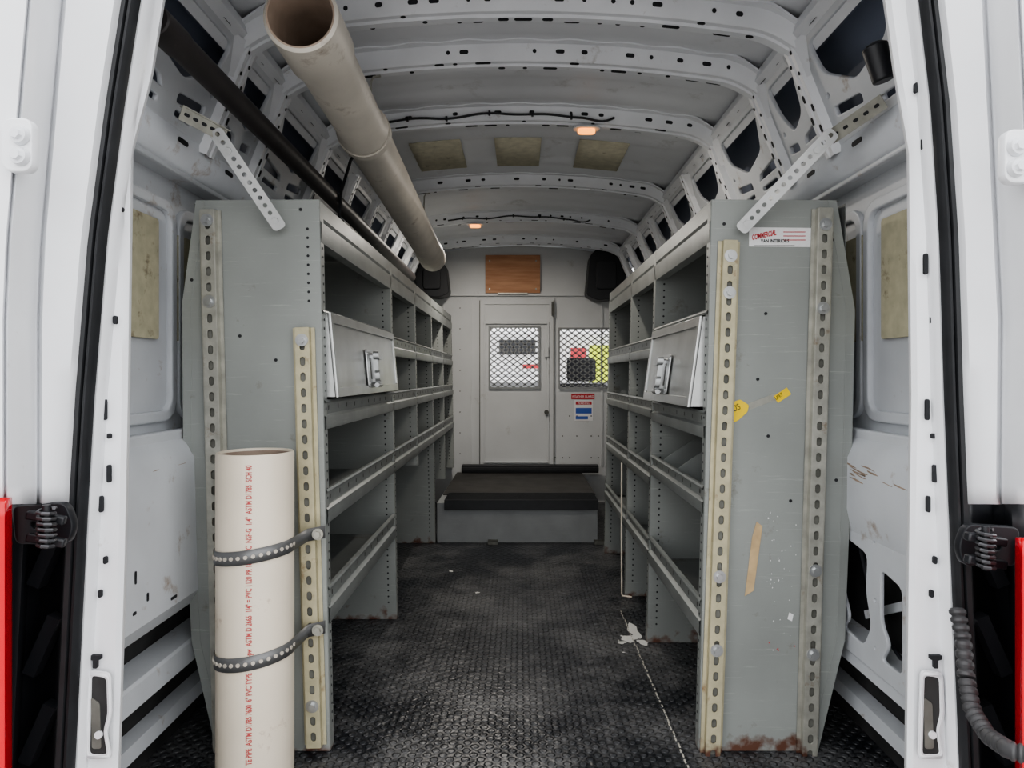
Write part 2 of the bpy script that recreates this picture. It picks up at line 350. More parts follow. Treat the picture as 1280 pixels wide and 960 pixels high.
# inner bracing seen through the openings
b.bar((.955,1.58,.50),(.955,1.88,.36),.022,.004,(-1,0,0));b.bar((.958,1.78,.31),(.958,1.86,.56),.018,.004,(-1,0,0))
b.done('trim_%d'%tn,[WALL],label='white lower side panel with torn irregular openings',category='van panel',**ST);tn+=1
b=B();b.path([Vector((.93,1.86,.55)),Vector((.935,1.83,.47)),Vector((.925,1.80,.42)),Vector((.93,1.74,.36)),Vector((.93,1.66,.33)),Vector((.93,1.6,.34))],.005,8);b.done('loose_cable',[BLACK],label='thin black cable loose inside torn panel opening',category='cable')
b=B();b.box(-.92,.92,1.14,1.30,1.84,2.06);b.done('trim_%d'%tn,[WHITE],label='white header above rear opening',category='van frame',bevel=.02,**ST);tn+=1

# ------------------------------------------------------------------ rear jambs
def interp(tab,v):
    if v<=tab[0][0]: a,b2=tab[0],tab[1]
    elif v>=tab[-1][0]: a,b2=tab[-2],tab[-1]
    else:
        for a,b2 in zip(tab,tab[1:]):
            if a[0]<=v<=b2[0]:break
    return a[1]+(b2[1]-a[1])*(v-a[0])/(b2[0]-a[0])
sealT={-1:[(0,166),(130,146),(300,124),(500,108),(620,101),(960,84)],1:[(0,1158),(130,1173),(300,1184),(500,1190),(620,1195),(960,1209)]}
innT={-1:[(0,206),(100,190),(190,166),(500,162),(700,158),(960,150)],1:[(0,1104),(100,1118),(190,1134),(500,1137),(700,1134),(960,1131)]}
outT={-1:[(0,78),(300,52),(400,48),(620,48),(960,40)],1:[(0,1232),(300,1247),(400,1252),(620,1250),(960,1262)]}
vf=[-60+i*1210/48 for i in range(49)]
for sd in(-1,1):
    b=B();rows=[]
    for v in vf:
        s_=interp(sealT[sd],v);i_=interp(innT[sd],v)
        rows.append([P(i_+sd*10,v,1.42),P(i_+sd*1,v,1.27),P(i_,v,1.262),P(i_+sd*3,v,1.245),P(i_+sd*10,v,1.236),P(s_-sd*26,v,1.228),P(s_-sd*20,v,1.212),P(s_-sd*12,v,1.20),P(s_,v,1.20),P(s_+sd*13,v,1.195)])
    b.grid(rows)
    sl=[(110,0,12),(180,0,14),(262,8,5),(330,-4,26),(400,6,10),(512,-6,26),(545,4,6),(592,6,22),(630,-6,20),(700,5,9),(742,-2,9)]
    for v,dx,h in sl:
        i_=interp(innT[sd],v);s_=interp(sealT[sd],v);u=(i_*.55+s_*.45)+sd*2+dx*.7
        p=P(u,v,1.221);b.plate(rrect(0,0,.0055,h*.0014,.0027),[],.004,lambda a,c,t,p=p:p+Vector((a,t,c)),1)
    v0=892;um=(interp(innT[sd],v0)*.5+interp(sealT[sd],v0)*.5)
    p=P(um-sd*6,v0,1.222)
    op=[(-.016,.075),(.016,.070),(.018,.0),(.010,-.03),(.018,-.075),(-.020,-.075),(-.018,0)]
    b.plate(rpoly(op,.010),[],.005,lambda a,c,t:p+Vector((a,t,c)),2)  # flat near-black plate painted as the shade inside the opening
    b.plate(rpoly([(x*1.15,z*1.05) for x,z in op],.010),[rpoly([(x*.95,z*.97) for x,z in op],.010)],.002,lambda a,c,t:p+Vector((a,t-.003,c)),0,bev=.001)
    b.cyl(p+Vector((0,-.004,-.035)),p+Vector((0,-.008,-.035)),.006,n=10,mi=0)
    b.plate(rpoly([(-.014,.03),(.0,.02),(.003,-.06),(-.012,-.06)],.004),[],.002,lambda a,c,t:p+Vector((a,t-.003,c)),3)
    p2=P(um,826,1.220)
    b.plate(rpoly([(-.010,.010),(.010,.010),(.010,.004),(.003,.002),(.003,-.012),(-.003,-.012),(-.003,.002),(-.010,.004)],.001),[],.005,lambda a,c,t:p2+Vector((a,t,c)),1)
    b.done('trim_%d'%tn,[WHITE,DARK,CAV,SLOT2],label='white painted rear door jamb with small slots',category='door frame',solid=.002,**ST);tn+=1
    b=B();rows=[]
    for v in [-60+i*690/30 for i in range(31)]:
        s_=interp(sealT[sd],v);o=interp(outT[sd],v)
        rows.append([P(s_+sd*12,v,1.20),P(s_+sd*16,v,1.17),P(s_+sd*24,v,1.155),P(o-sd*12,v,1.13),P(o-sd*6,v,1.125),P(o-sd*2,v,1.138),P(o+sd*1,v,1.138),P(o+sd*5,v,1.12),P(o+sd*20,v,1.08),P(o+sd*38,v,1.045),P(o+sd*42,v,1.055),P(o+sd*46,v,1.04),P(o+sd*170,v,1.01)])
    b.grid(rows)
    b.done('trim_%d'%tn,[WHITE],label='white painted outer rear pillar',category='van body',solid=.004,**ST);tn+=1
    b=B();rows=[];prof=[(-11,.002),(-11,.012),(-8,.022),(-5,.022),(-3.5,.012),(-2,.024),(3,.026),(4.5,.012),(6,.018),(9,.016),(10,.006),(10,.002)]
    for v in vf:
        s_=interp(sealT[sd],v);rows.append([P(s_+sd*a,v,1.196)-Vector((0,q,0)) for a,q in prof])
    b.grid(rows,cyc=True)
    b.done('weather_seal',[RUBBER],label='black ribbed rubber weather seal on rear door jamb',category='seal',group='rear door weather seals')
    b=B();rows=[]
    for v in [628+i*520/16 for i in range(17)]:
        s_=interp(sealT[sd],v)
        rows.append([P(s_+sd*14,v,1.205),P(s_+sd*20,v,1.23),P(s_+sd*45,v,1.25),P(s_+sd*62,v,1.22),P(s_+sd*70,v,1.17),P(s_+sd*90,v,1.16)])
    b.grid(rows)
    for j in range(3):
        v=660+j*110;b.bar(P(interp(sealT[sd],v)+sd*22,v,1.20),P(interp(sealT[sd],v+60)+sd*50,v+70,1.20),.02,.02)
    b.done('lamp_housing',[BLACK],label='black plastic housing beside tail lamp',category='housing',solid=.004,group='tail lamp housings')
    xs0=14 if sd<0 else 1270
    e=empty('tail_lamp',P(xs0,1120,1.05),'red tail lamp lens at rear van corner','tail lamp','rear tail lamps')
    b=B();rows=[]
    for i in range(21):
        v=(622 if sd<0 else 672)+i*25
        sh=6*math.sin(min(1,i/10)*math.pi/2)
        rows.append([P(xs0+sd*(4-sh*.3),v,1.10),P(xs0+sd*2,v,1.05),P(xs0+sd*10,v,1.01),P(xs0+sd*60,v,.99),P(xs0+sd*150,v,1.01)])
    b.grid(rows);b.done('lens',[REDLAMP],parent=e,solid=.006)
    b=B();b.grid([[P(xs0+sd*3,v,1.115),P(xs0+sd*60,v,1.10),P(xs0+sd*150,v,1.10)] for v in(625 if sd<0 else 675,1120)]);b.done('lamp_base',[BLACK],parent=e,solid=.004)
    hv=655 if sd<0 else 682; hx=58 if sd<0 else 1232
    e=empty('door_hinge',P(hx,hv,1.1),'black steel rear door hinge with coil spring','hinge','lower door hinges')
    b=B();b.plate(rpoly([(-.045,-.03),(-.05,.03),(.035,.035),(.048,.0),(.04,-.03)],.012),[circ(-.015,.0,.008)],.012,lambda a,c,t:P(hx,hv,1.13)+Vector((-sd*a,t,c)),bev=.002);b.done('hinge_plate',[BLACK],parent=e)
    for dv in(0,28):
        b=B();b.bar(P(hx-24,hv-12+dv,1.09),P(hx+24,hv-4+dv,1.10),.014,.014);b.done('hinge_arm',[BLACK],parent=e,bevel=.003)
    b=B();c0=P(hx,hv-20,1.08);pts=[c0+Vector((.012*math.cos(t*.8),.012*math.sin(t*.8),-.0011*t)) for t in range(56)];b.path(pts,.003,6);b.done('spring',[flat('spring_steel',(.08,.08,.085),.35,metal=.6)],parent=e)
    b=B();b.cyl(P(hx,hv-24,1.08),P(hx,hv+30,1.08),.006,n=12);b.done('hinge_pin',[BLACK],parent=e)
    hx=26 if sd<0 else 1270;hv=183 if sd<0 else 197
    e=empty('hinge_bracket',P(hx,hv,1.04),'white painted hinge bracket with two round bolts','hinge','upper door hinges')
    b=B();b.plate(rrect(0,0,.04,.075,.012),[],.012,lambda a,c,t:P(hx,hv,1.03)+Vector((a,t,c)),bev=.003);b.done('bracket_plate',[WHITE],parent=e)
    for dv in(-13,13):
        b=B();p=P(hx,hv+dv,1.02);b.cyl(p,p-Vector((0,.008,0)),.014,.012,20);b.cyl(p-Vector((0,.008,0)),p-Vector((0,.014,0)),.008,.007,6);b.done('bolt',[RIB],parent=e)
pts=[]
ctl=[(1196,760,1.17),(1204,800,1.15),(1208,850,1.12),(1216,890,1.08),(1235,920,1.04),(1262,938,.97),(1300,948,.95)]
for i in range(len(ctl)-1):
    a=P(*ctl[i]);c=P(*ctl[i+1])
    for k in range(12): pts.append(a.lerp(c,k/12))
b=B();b.path(pts,lambda k:.0135 if k%3 else .010,12);b.done('cable_conduit',[flat('conduit_grey',(.05,.05,.052),.5)],label='black corrugated cable conduit curving beside the jamb',category='conduit')

# ------------------------------------------------------------------ shelving
def prof_pts(sd):
    if sd<0:return dict(it=.547,ib=.517,out=[(.88,1.497),(.918,1.215),(.914,.715),(.892,.30),(.825,.002)])
    return dict(it=.522,ib=.487,out=[(.86,1.497),(.91,1.20),(.90,.74),(.882,.30),(.81,.002)])
def xi(sd,z):
    p=prof_pts(sd);return p['ib']+(p['it']-p['ib'])*z/1.5
def panel(sd,y,parent,zb=0,front=False):
    p=prof_pts(sd);zb=max(zb,.002)
    out=[(xi(sd,zb),zb),(p['it'],1.499)]+[q for q in p['out'] if q[1]>zb or zb<.01]
    if zb>.01: out.append((.895,zb))
    b=B();fn=lambda a,c,t:Vector((sd*a,y+t,c))
    b.plate(out,[],.003,fn,bev=.0008)
    z0,z1=zb,1.499
    b.obox((sd*(xi(sd,(z0+z1)/2)),y+.018,(z0+z1)/2),(.0015,0,0),(0,.016,0),(sd*(xi(sd,z1)-xi(sd,z0))/2,0,(z1-z0)/2))
    if front:
        o=p['out']
        for (xa,za),(xb,zb2) in zip(o,o[1:]):
            b.bar((sd*(xa-.022),y-.0022,za),(sd*(xb-.022),y-.0022,zb2),.004,.003)
    for k in range(60):
        z=1.42-k*.0245
        if z<zb+.06:break
        x=xi(sd,z)
        if (not front) or (sd<0 and z>1.22): b.plate(circ(0,0,.0038,8),[],.0006,lambda a,c,t:Vector((sd*(x+.032+a),y-.003-t,z+c)),1)
        b.plate(circ(0,0,.0035,8),[],.0006,lambda a,c,t:Vector((sd*(x-.0025-t),y+.02+a,z+c)),1)
    return b.done('end_panel',[GREY,DARK],parent=parent)
def shelf(sd,y0,y1,zt,zb,parent):
    b=B();x=xi(sd,zb);xt=xi(sd,zt);y0+=.004;y1-=.008
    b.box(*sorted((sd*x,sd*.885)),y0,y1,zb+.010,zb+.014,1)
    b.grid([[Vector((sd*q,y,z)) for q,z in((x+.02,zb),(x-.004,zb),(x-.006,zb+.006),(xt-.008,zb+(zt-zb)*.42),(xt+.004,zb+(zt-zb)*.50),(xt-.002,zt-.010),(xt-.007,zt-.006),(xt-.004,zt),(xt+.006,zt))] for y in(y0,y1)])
    n=int((y1-y0)/.10)
    for i in range(n):
        y=y0+.05+i*.10
        b.plate(rrect(0,0,.006,.014,.003),[],.0006,lambda a,c,t:Vector((sd*(xt-.0005-t),y+a,zb+(zt-zb)*.72+c)),2)
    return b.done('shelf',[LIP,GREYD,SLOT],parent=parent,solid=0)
def divider(sd,y,z,parent):
    b=B();x=xi(sd,z)
    b.prism(rpoly([(x+.015,0),(x+.015,.06),(x+.12,.13),(.87,.13),(.87,0)],.01),lambda a,c,t:Vector((sd*a,y+t,z+.014+c)),0,.002)
    return b.done('shelf_divider',[LIP],parent=parent)
def toprail(sd,y0,y1,parent):
    b=B();x=xi(sd,1.45)
    b.grid([[Vector((sd*q,y,z)) for q,z in((x+.03,1.385),(x-.003,1.385),(x-.005,1.40),(x-.005,1.44),(x+.006,1.447),(x-.001,1.455),(x-.001,1.497),(.87,1.497))] for y in(y0,y1)])
    b.done('top_panel',[LIP],parent=parent)
def back(sd,y0,y1,zb,parent):
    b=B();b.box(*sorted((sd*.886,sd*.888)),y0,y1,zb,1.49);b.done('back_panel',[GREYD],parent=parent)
def flip_door(sd,y0,y1,zt,zb,parent,tilt):
    xt=xi(sd,zt)-.008;xb=xt-tilt
    def fn(a,c,t):
        k=(zt-c)/(zt-zb);return Vector((sd*(xt+(xb-xt)*k-t),a,c))
    b=B();b.plate([(y0,zb),(y1,zb),(y1,zt),(y0,zt)],[],.003,fn)
    b.plate([(y0,zb),(y1,zb),(y1,zt),(y0,zt)],[rrect((y0+y1)/2,(zb+zt)/2,y1-y0-.04,zt-zb-.05,.006)],.006,lambda a,c,t:fn(a,c,t+.004),bev=.001)
    for y in(y0,y1): b.add([fn(y,zt,0),fn(y,zb,0),Vector((sd*(xt+.012),y,zb)),Vector((sd*(xt+.012),y,zt))],[(0,1,2,3)])
    d=b.done('flip_door',[ALU],parent=parent,label='brushed aluminium flip-up locker door')
    ym=(y0+y1)/2+(0 if sd<0 else .03);zm=zb+(zt-zb)*.36
    b=B();K=1.25;o=lambda a,c,t:fn(ym+a*K,zm+c*K,t+.008)
    b.plate(rrect(0,0,.12,.10,.008),[rrect(0,0,.07,.06,.006)],.003,o,bev=.001)
    b.plate(rrect(0,0,.07,.06,.006),[],.002,lambda a,c,t:o(a,c,t+.001),1)
    b.prism(rrect(0,.0,.03,.085,.008),o,.0,.026);b.prism(rrect(0,.036,.06,.022,.008),o,.014,.034)
    b.prism(rrect(0,-.02,.05,.03,.010),o,.014,.030)
    b.cyl(o(-.025,-.045,.018),o(.025,-.045,.018),.008,n=12)
    for sy in(-.05,.05):
        for sz in(-.04,.04): b.cyl(o(sy,sz,.0),o(sy,sz,.005),.005,n=10)
    b.done('latch',[STEEL,SLOT],parent=d,label='chrome paddle latch')
def strut(p0,p1,w,mat,parent,lab,bolts):
    p0=Vector(p0);p1=Vector(p1);d=(p1-p0);L=d.length;d.normalize();n=Vector((0,-1,0));wv=n.cross(d)
    fn=lambda a,c,t:p0+d*a+wv*c+n*t
    hs=[];a=.03
    while a<L-.02: hs.append(rrect(a,0,.026,.0155,.0077));a+=.042
    b=B();b.plate(rrect(L/2,0,L,w*.62,.002),hs,.002,lambda a,c,t:fn(a,c,.020+t),bev=.0008)
    for s in(-1,1):
        b.obox(fn(L/2,s*w*.32,.011),d*L/2,wv*.0012,n*.010)
        b.obox(fn(L/2,s*w*.41,.002),d*L/2,wv*w*.1,n*.0012)
    b.obox(fn(L/2,0,.012),d*(L/2-.001),wv*w*.3,n*.001,1)  # darker backing colours in the shade behind the slots
    for t in bolts:
        q=fn(L*t,0,.021);b.cyl(q,q+n*.003,.017,n=20,mi=2);b.cyl(q+n*.003,q+n*.010,.009,n=6,mi=2)
    return b.done('mounting_rail',[mat,SLOT2,STEEL],parent=parent,label=lab)

Ls=[(1.85,2.85),(2.85,3.50),(3.50,4.15),(4.15,4.75),(4.75,5.40)]
labs=['grey steel shelving unit with aluminium flip door and strapped pipe','grey steel open shelving unit joined mid-run','grey steel open shelving unit joined mid-run','grey steel shelving unit beside the step platform','grey steel shelving unit against the partition']
units={}
for i,(y0,y1) in enumerate(Ls):
    e=empty('shelving_unit',(-.72,y0,0),labs[i],'shelving unit','long shelving run');units[(-1,i)]=e
    sd=-1
    zb=0 if i in(0,1,3) else (.30 if i==4 else .56)
    panel(sd,y0,e,zb=zb,front=(i==0))
    if i==4: panel(sd,y1-.04,e,zb=.30)
    toprail(sd,y0+.003,y1-.006,e);back(sd,y0+.003,y1-.006,.35 if i==0 else .58,e)
    lv=[(.955,.874),(.71,.617)]
    if i==0: lv.append((.445,.345))
    else: lv=[(1.188,1.105)]+lv
    for zt,zb_ in lv: shelf(sd,y0,y1,zt,zb_,e)
    if i>0: divider(sd,(y0+y1)/2,1.105,e)
flip_door(-1,1.885,2.815,1.195,.962,units[(-1,0)],.022)
shelf(-1,1.85,2.85,1.20,1.19,units[(-1,0)])
Rs=[(1.85,2.60),(2.60,3.15),(3.15,3.95)]
for i,(y0,y1) in enumerate(Rs):
    e=empty('shelving_unit',(.70,y0,0),['grey steel shelving unit with flip door and stickers','grey steel open shelving unit with dividers','grey steel shelving unit beside the step platform'][i],'shelving unit','short shelving run');units[(1,i)]=e
    sd=1
    panel(sd,y0,e,zb=0,front=(i==0))
    if i==2: panel(sd,y1-.04,e,zb=0)
    toprail(sd,y0+.003,y1-.006,e);back(sd,y0+.003,y1-.006,.30,e)
    if i==0: lv=[(.925,.85),(.72,.645),(.41,.31)]
    else: lv=[(1.17,1.09),(.93,.86),(.68,.60),(.40,.32)]
    for zt,zb_ in lv: shelf(sd,y0,y1,zt,zb_,e)
    divider(sd,(y0+y1)/2,lv[1][1],e);divider(sd,y1-.15,lv[-2][1],e)
flip_door(1,1.885,2.565,1.185,.935,units[(1,0)],.035)
shelf(1,1.85,2.60,1.20,1.19,units[(1,0)])
YF=1.845
U=units[(-1,0)]
strut(P(280,935,YF),P(263,264,YF),.058,GALV,U,'galvanised slotted mounting rail with bolts',(.83,.98))
strut(P(395,930,YF),P(380,410,YF),.058,CREAM,U,'cream zinc slotted mounting rail',(.10,.97))
U=units[(1,0)]
strut(P(888,952,YF),P(911,302,YF),.058,CREAM,U,'cream zinc slotted mounting rail',(.22,.90,.97,.36))
strut(P(1008,952,YF),P(1028,262,YF),.058,GALV,U,'galvanised slotted mounting rail with bolts',(.82,.97,.2,.35))
for lst,un in((((957,392),(960,545),(947,474),(988,626),(905,280),(1040,300),(940,700),(1045,600)),U),(((376,262),(345,450),(300,420),(240,350)),units[(-1,0)])):
    for u,v in lst:
        b=B();p=P(u,v,1.848);b.cyl(p,p-Vector((0,.002,0)),.0045,n=10);b.done('panel_screw',[BLACK],parent=un)
X=Vector((1,0,0));Z=Vector((0,0,1))
b=B();c=P(976,296.5,1.8465);b.obox(c,(.086,0,-.001),(0,.0005,0),(.0003,0,.026))
b.text('COMMERCIAL',.020,P(940,300,1.8455),Vector((.95,0,.20)),Z,1,sx=.55,off=.0006)
b.text('VAN INTERIORS',.0125,P(951,303,1.8455),X,Z,2,sx=.85,off=.0003)
for k in range(3): b.obox(P(993,290+k*5,1.8455),(.030,0,0),(0,.0003,0),(0,0,.0011),1)
b.obox(P(968,307,1.8455),(.055,0,0),(0,.0003,0),(0,0,.0008),2)
b.done('sticker',[WHITEP,REDT,BLACKT],parent=U,label='white sticker with red lettering',smooth=False)
b=B();b.prism(rpoly([(-.022,-.036),(-.020,.022),(.0,.030),(.024,.014),(.020,-.004),(-.004,-.026)],.005),lambda a,c,t:P(925,513,1.8465)+Vector((a,-t,c)),0,.001)
b.text('US',.024,P(917,515,1.845),Vector((.9,0,.4)),Vector((-.4,0,.9)),1,sx=.8)
b.obox(P(953,502,1.8468),Vector((.036,0,.014)),(0,.0003,0),Vector((-.003,0,.008)),2)
b.obox(P(978,494,1.8465),Vector((.018,0,.012)),(0,.0003,0),Vector((-.006,0,.009)));b.text('LIFET',.013,P(970,500,1.8455),Vector((.83,0,.55)),Vector((-.55,0,.83)),1,sx=.8)
b.done('warning_sticker',[YEL,BLACKT,GALV],parent=U,label='torn yellow warning sticker with black lettering',smooth=False)
b=B();b.prism([(-.022,-.10),(.002,-.085),(.026,.09),(.010,.102),(-.002,.06)],lambda a,c,t:P(941,699,1.8465)+Vector((a,-t,c)),0,.001);b.done('paint_patch',[TAN],parent=U,label='tan strip of adhesive residue')
b=B()
random.seed(9)
for _ in range(40):
    u=random.gauss(972,14);v=random.uniform(640,740) if random.random()<.7 else random.uniform(740,830);p=P(u,v,1.847);r=random.uniform(.0005,.0018)
    b.prism([(r*math.cos(t)*random.uniform(.5,1.3),r*math.sin(t)*random.uniform(.6,2)) for t in [i*.785 for i in range(8)]],lambda a,c,t:p+Vector((a,-t,c)),0,.0006,0)
p=P(988,771,1.847);b.prism([(-.008,-.006),(-.003,.012),(.008,.006),(.004,-.012)],lambda a,c,t:p+Vector((a,-t,c)),0,.0008)
for _ in range(5):
    p=P(random.gauss(978,8),random.gauss(808,4),1.847);r=random.uniform(.0006,.0016)
    b.prism([(r*2*math.cos(t)*random.uniform(.5,1.3),r*math.sin(t)) for t in [i*.785 for i in range(8)]],lambda a,c,t:p+Vector((a,-t,c)),0,.0006,1)
b.done('paint_spatter',[WHITEP,REDT],parent=U,label='white and red paint specks',kind='stuff')

# ------------------------------------------------------------------ braces
def flatbar(p0,p1,w,parent,name,n=(0,-1,0),pitch=.022,mat=STEEL,off=0):
    p0=Vector(p0);p1=Vector(p1);d=p1-p0;L=d.length;d.normalize();n=Vector(n);n=(n-d*n.dot(d)).normalized();wv=n.cross(d)
    hs=[circ(.012+i*pitch,0,.006,10) for i in range(int((L-.012)/pitch))]
    b=B();b.plate(rrect(L/2,0,L,w,w*.3),hs,.003,lambda a,c,t:p0+d*a+wv*c+n*(t+off))
    for t in(.012+2*pitch,L-.025): b.cyl(p0+d*t+n*(off+.002),p0+d*t+n*(off+.01),.009,n=6)
    return b.done(name,[mat],parent=parent)
for sd in(-1,1):
    if sd<0: a,c,d0,d1=P(268,162,1.69),P(351,286,1.815),P(226,140,1.62),P(282,170,1.72)
    else: a,c,d0,d1=P(1043,164,1.69),P(925,288,1.815),P(1105,126,1.58),P(1038,172,1.72)
    e=empty('support_brace',c,'perforated zinc steel brace bar bolted to shelf top and wall bracket','brace','shelf braces')
    flatbar(a,c,.036,e,'brace_bar')
    b=B();b.bar(d0,d1,.036,.003,(0,-1,0));b.bar(d0+Vector((0,.01,.017)),d1+Vector((0,.01,.017)),.003,.03)
    for k in range(5):
        q=d0.lerp(d1,.12+.19*k);dd=(d1-d0).normalized();w2=Vector((0,-1,0));w2=(w2-dd*w2.dot(dd)).normalized();w3=w2.cross(dd)
        b.plate(rrect(0,0,.014,.008,.004),[],.0006,lambda a_,c_,t,q=q:q+dd*a_+w3*c_+w2*(.0022+t),1)
    b.done('wall_bracket',[GALV,DARK],parent=e)

# ------------------------------------------------------------------ pipes
p0=P(375,18,1.46);p1=P(541,323,4.05);d=(p1-p0);L=d.length
e=empty('overhead_pipe',p0,'long dusty grey PVC pipe slung under the roof with belled end','pipe')
R=.072
b=B();b.lathe(p0,d,[(0,R+.002),(.006,R+.009),(.16,R+.009),(.20,R),(.60,R),(.62,R+.008),(.63,R+.008),(.66,R),(L-.2,R),(L-.19,R+.006),(L,R+.006),(L,R-.006),(L-.3,R-.006)],48)
b.lathe(p0,d,[(L-.3,R-.006),(.02,R-.005),(0,R-.002),(0,R+.002)],48,1)
b.done('pipe_body',[PVC,PVCIN],parent=e)
b=B();b.lathe(p0+d.normalized()*.64,d,[(0,R+.003),(0,R+.011),(.03,R+.011),(.03,R+.003)],40,closed=True);b.done('coupling_ring',[PVC],parent=e)
for yy in(2.2,3.6):
    q=p0+d*((yy-p0.y)/d.y);b=B()
    pts=[Vector((q.x+.035,yy,az(q.x)-.001)),Vector((q.x+.012,yy,az(q.x)-.004)),Vector((q.x+.004,yy,az(q.x)-.02)),Vector((q.x,yy,q.z+R-.004))]
    b.path(pts,.0045,6);b.done('pipe_hook',[GALV],parent=e,label='bent steel hook')
p0=Vector((-.735,1.36,1.735));p1=Vector((-.735,4.6,1.69));d=p1-p0
b=B();L=d.length;b.lathe(p0,d,[(0,.0),(0,.030),(.004,.033),(.1,.033),(.102,.030),(L,.030),(L,0)],24);b.done('black_tube',[paint('black_tube',(.03,.026,.026),.5,var=.3,scale=10,stain=(.2,.17,.14),samt=.15)],label='long scuffed black plastic tube running above the shelves',category='tube')
cx,cy,r=-.666,1.712,.093
e=empty('standing_pipe',(cx,cy,0),'cream white PVC pipe with red printing strapped upright to shelf end','pipe')
b=B();b.lathe((cx,cy,.002),(0,0,1),[(0,r-.008),(0,r),(.822,r),(.828,r-.002),(.828,r-.007),(.822,r-.008)],64);b.lathe((cx,cy,.002),(0,0,1),[(.822,r-.008),(0,r-.008)],64,1)
b.done('pipe_body',[PVCW,PVCIN],parent=e)
b=B();tx=cx+.026
b.text('TE PIPE  ASTM D1785 7600  6" PVC TYPE 1  NSF-pw  ASTM D 2665  1/4" = PVC 1120 PR 180  23°C  NSF-G  1/4"  ASTM D1785  SCH 40',.019,(tx,cy-r-.0005,.01),Z,-X,0,sx=.66,off=.0003)
zmax=max(v.z for v in b.v);zmin=min(v.z for v in b.v)
for v in b.v:
    v.z=.092+(v.z-zmin)*.715/(zmax-zmin); v.y=cy-math.sqrt(r*r-(v.x-cx)**2)-.0008+(v.y-(cy-r-.0005))
b.done('printed_text',[PRED],parent=e,label='red printed pipe specification lettering',smooth=False)
HL=flat('hole_light',(.55,.50,.43));SD=paint('strap_grey',(.17,.172,.172),.4,metal=.45)
for k,(v) in enumerate((692,822)):
    zc=CH-(v-470)*1.66/F
    e2=empty('pipe_strap',(cx,cy,zc),'grey perforated metal strap holding pipe to shelf','strap','pipe straps')
    path=[];rr=r+.003
    for i in range(41):
        a=math.radians(160+i*(365-160)/40);path.append((cx+rr*math.cos(a),cy+rr*math.sin(a)))
    path.append((cx+rr+.008,1.80));path.append((cx+rr+.05,1.816))
    b=B();b.grid([[Vector((x,y,zc-.017+.12*(x-cx))),Vector((x,y,zc+.017+.12*(x-cx)))] for x,y in path])
    for i in range(1,40,2):
        a=math.radians(160+i*(365-160)/40);x,y=cx+(rr+.002)*math.cos(a),cy+(rr+.002)*math.sin(a);nn=Vector((math.cos(a),math.sin(a),0))
        q=Vector((x,y,zc+.12*(x-cx)));b.cyl(q-nn*.001,q+nn*.0006,.0042,n=12,mi=1)
    b.done('strap_band',[SD,HL],parent=e2,solid=.0015)
    b=B();q=Vector((cx+rr+.035,1.80,zc+.015));b.cyl(q,q-Vector((0,.004,0)),.015,n=20);b.cyl(q-Vector((0,.004,0)),q-Vector((0,.012,0)),.009,n=6);b.done('bolt',[GALV],parent=e2)

# ------------------------------------------------------------------ partition
def fp(a,c,t): return Vector((a,YB-t,c))
def pr(u0,v0,u1,v1,Y=YB): a=P(u0,v0,Y);c=P(u1,v1,Y);return (min(a.x,c.x),min(a.z,c.z),max(a.x,c.x),max(a.z,c.z))
def rc(q): return [(q[0],q[1]),(q[2],q[1]),(q[2],q[3]),(q[0],q[3])]
dq=pr(602,376,690,584);w1=pr(613,410,673,484);w2=pr(700,412,768,484)
b=B();b.plate([(-.985,0),(.985,0),(.985,1.66),(.88,1.92),(.77,1.995),(.4,2.055),(0,2.075),(-.4,2.055),(-.77,1.995),(-.88,1.92),(-.985,1.66)],[rc(dq),rc(w2)],.01,fp)
b.box(-.95,.95,YB-.03,YB-.005,1.665,1.70)
for x in(-.62,-.40,.27,.66): b.box(x-.008,x+.008,YB-.018,YB-.004,.3,1.66)
for u in range(694,757,9):
    for v in (520,545,572): 
        if random.random()<.7:
            p=P(u,v,YB-.006);b.cyl(p,p-Vector((0,.003,0)),.006,n=8,mi=1)
for u in(575,):
    for v in range(385,580,26): p=P(u,v,YB-.006);b.cyl(p,p-Vector((0,.002,0)),.005,n=8,mi=1)
b.done('wall_back',[GREYMETAL,SLOT2],label='light grey steel bulkhead partition behind the cab',category='wall',smooth=False,**ST)
b=B();b.plate(rc(dq),[rrect((w1[0]+w1[2])/2,(w1[1]+w1[3])/2,w1[2]-w1[0],w1[3]-w1[1],.02)],.012,lambda a,c,t:fp(a,c,t+.006),bev=.001)
q=dq;b.plate([(q[0]-.01,q[1]),(q[2]+.01,q[1]),(q[2]+.01,q[3]+.01),(q[0]-.01,q[3]+.01)],[[(q[0]+.025,q[1]+.02),(q[2]-.025,q[1]+.02),(q[2]-.025,q[3]-.03),(q[0]+.025,q[3]-.03)]],.012,lambda a,c,t:fp(a,c,t+.014),bev=.002)
q2=pr(605,403,686,578);
b.plate(rc(q2),[[(q2[0]+.012,q2[1]+.012),(q2[2]-.012,q2[1]+.012),(q2[2]-.012,q2[3]-.012),(q2[0]+.012,q2[3]-.012)]],.010,lambda a,c,t:fp(a,c,t+.024),bev=.002)
b.box(q[0]-.016,q[0]-.010,YB-.03,YB,q[1],q[3],1);b.box(q[2]+.010,q[2]+.018,YB-.03,YB,q[1],q[3],1)
p=P(683,440,YB-.03);b.box(p.x-.015,p.x+.015,YB-.045,YB-.02,p.z-.04,p.z+.04,0)
p=P(691,382,YB-.03);b.box(p.x-.010,p.x+.010,YB-.05,YB-.02,p.z-.08,p.z+.03,1)
p=P(683,515,YB-.03);b.cyl(p,p-Vector((0,.02,0)),.018,n=14,mi=1)
b.done('door_1',[GREYMETAL,SLOT],label='light grey steel partition door with mesh window',category='door',smooth=False,**ST)
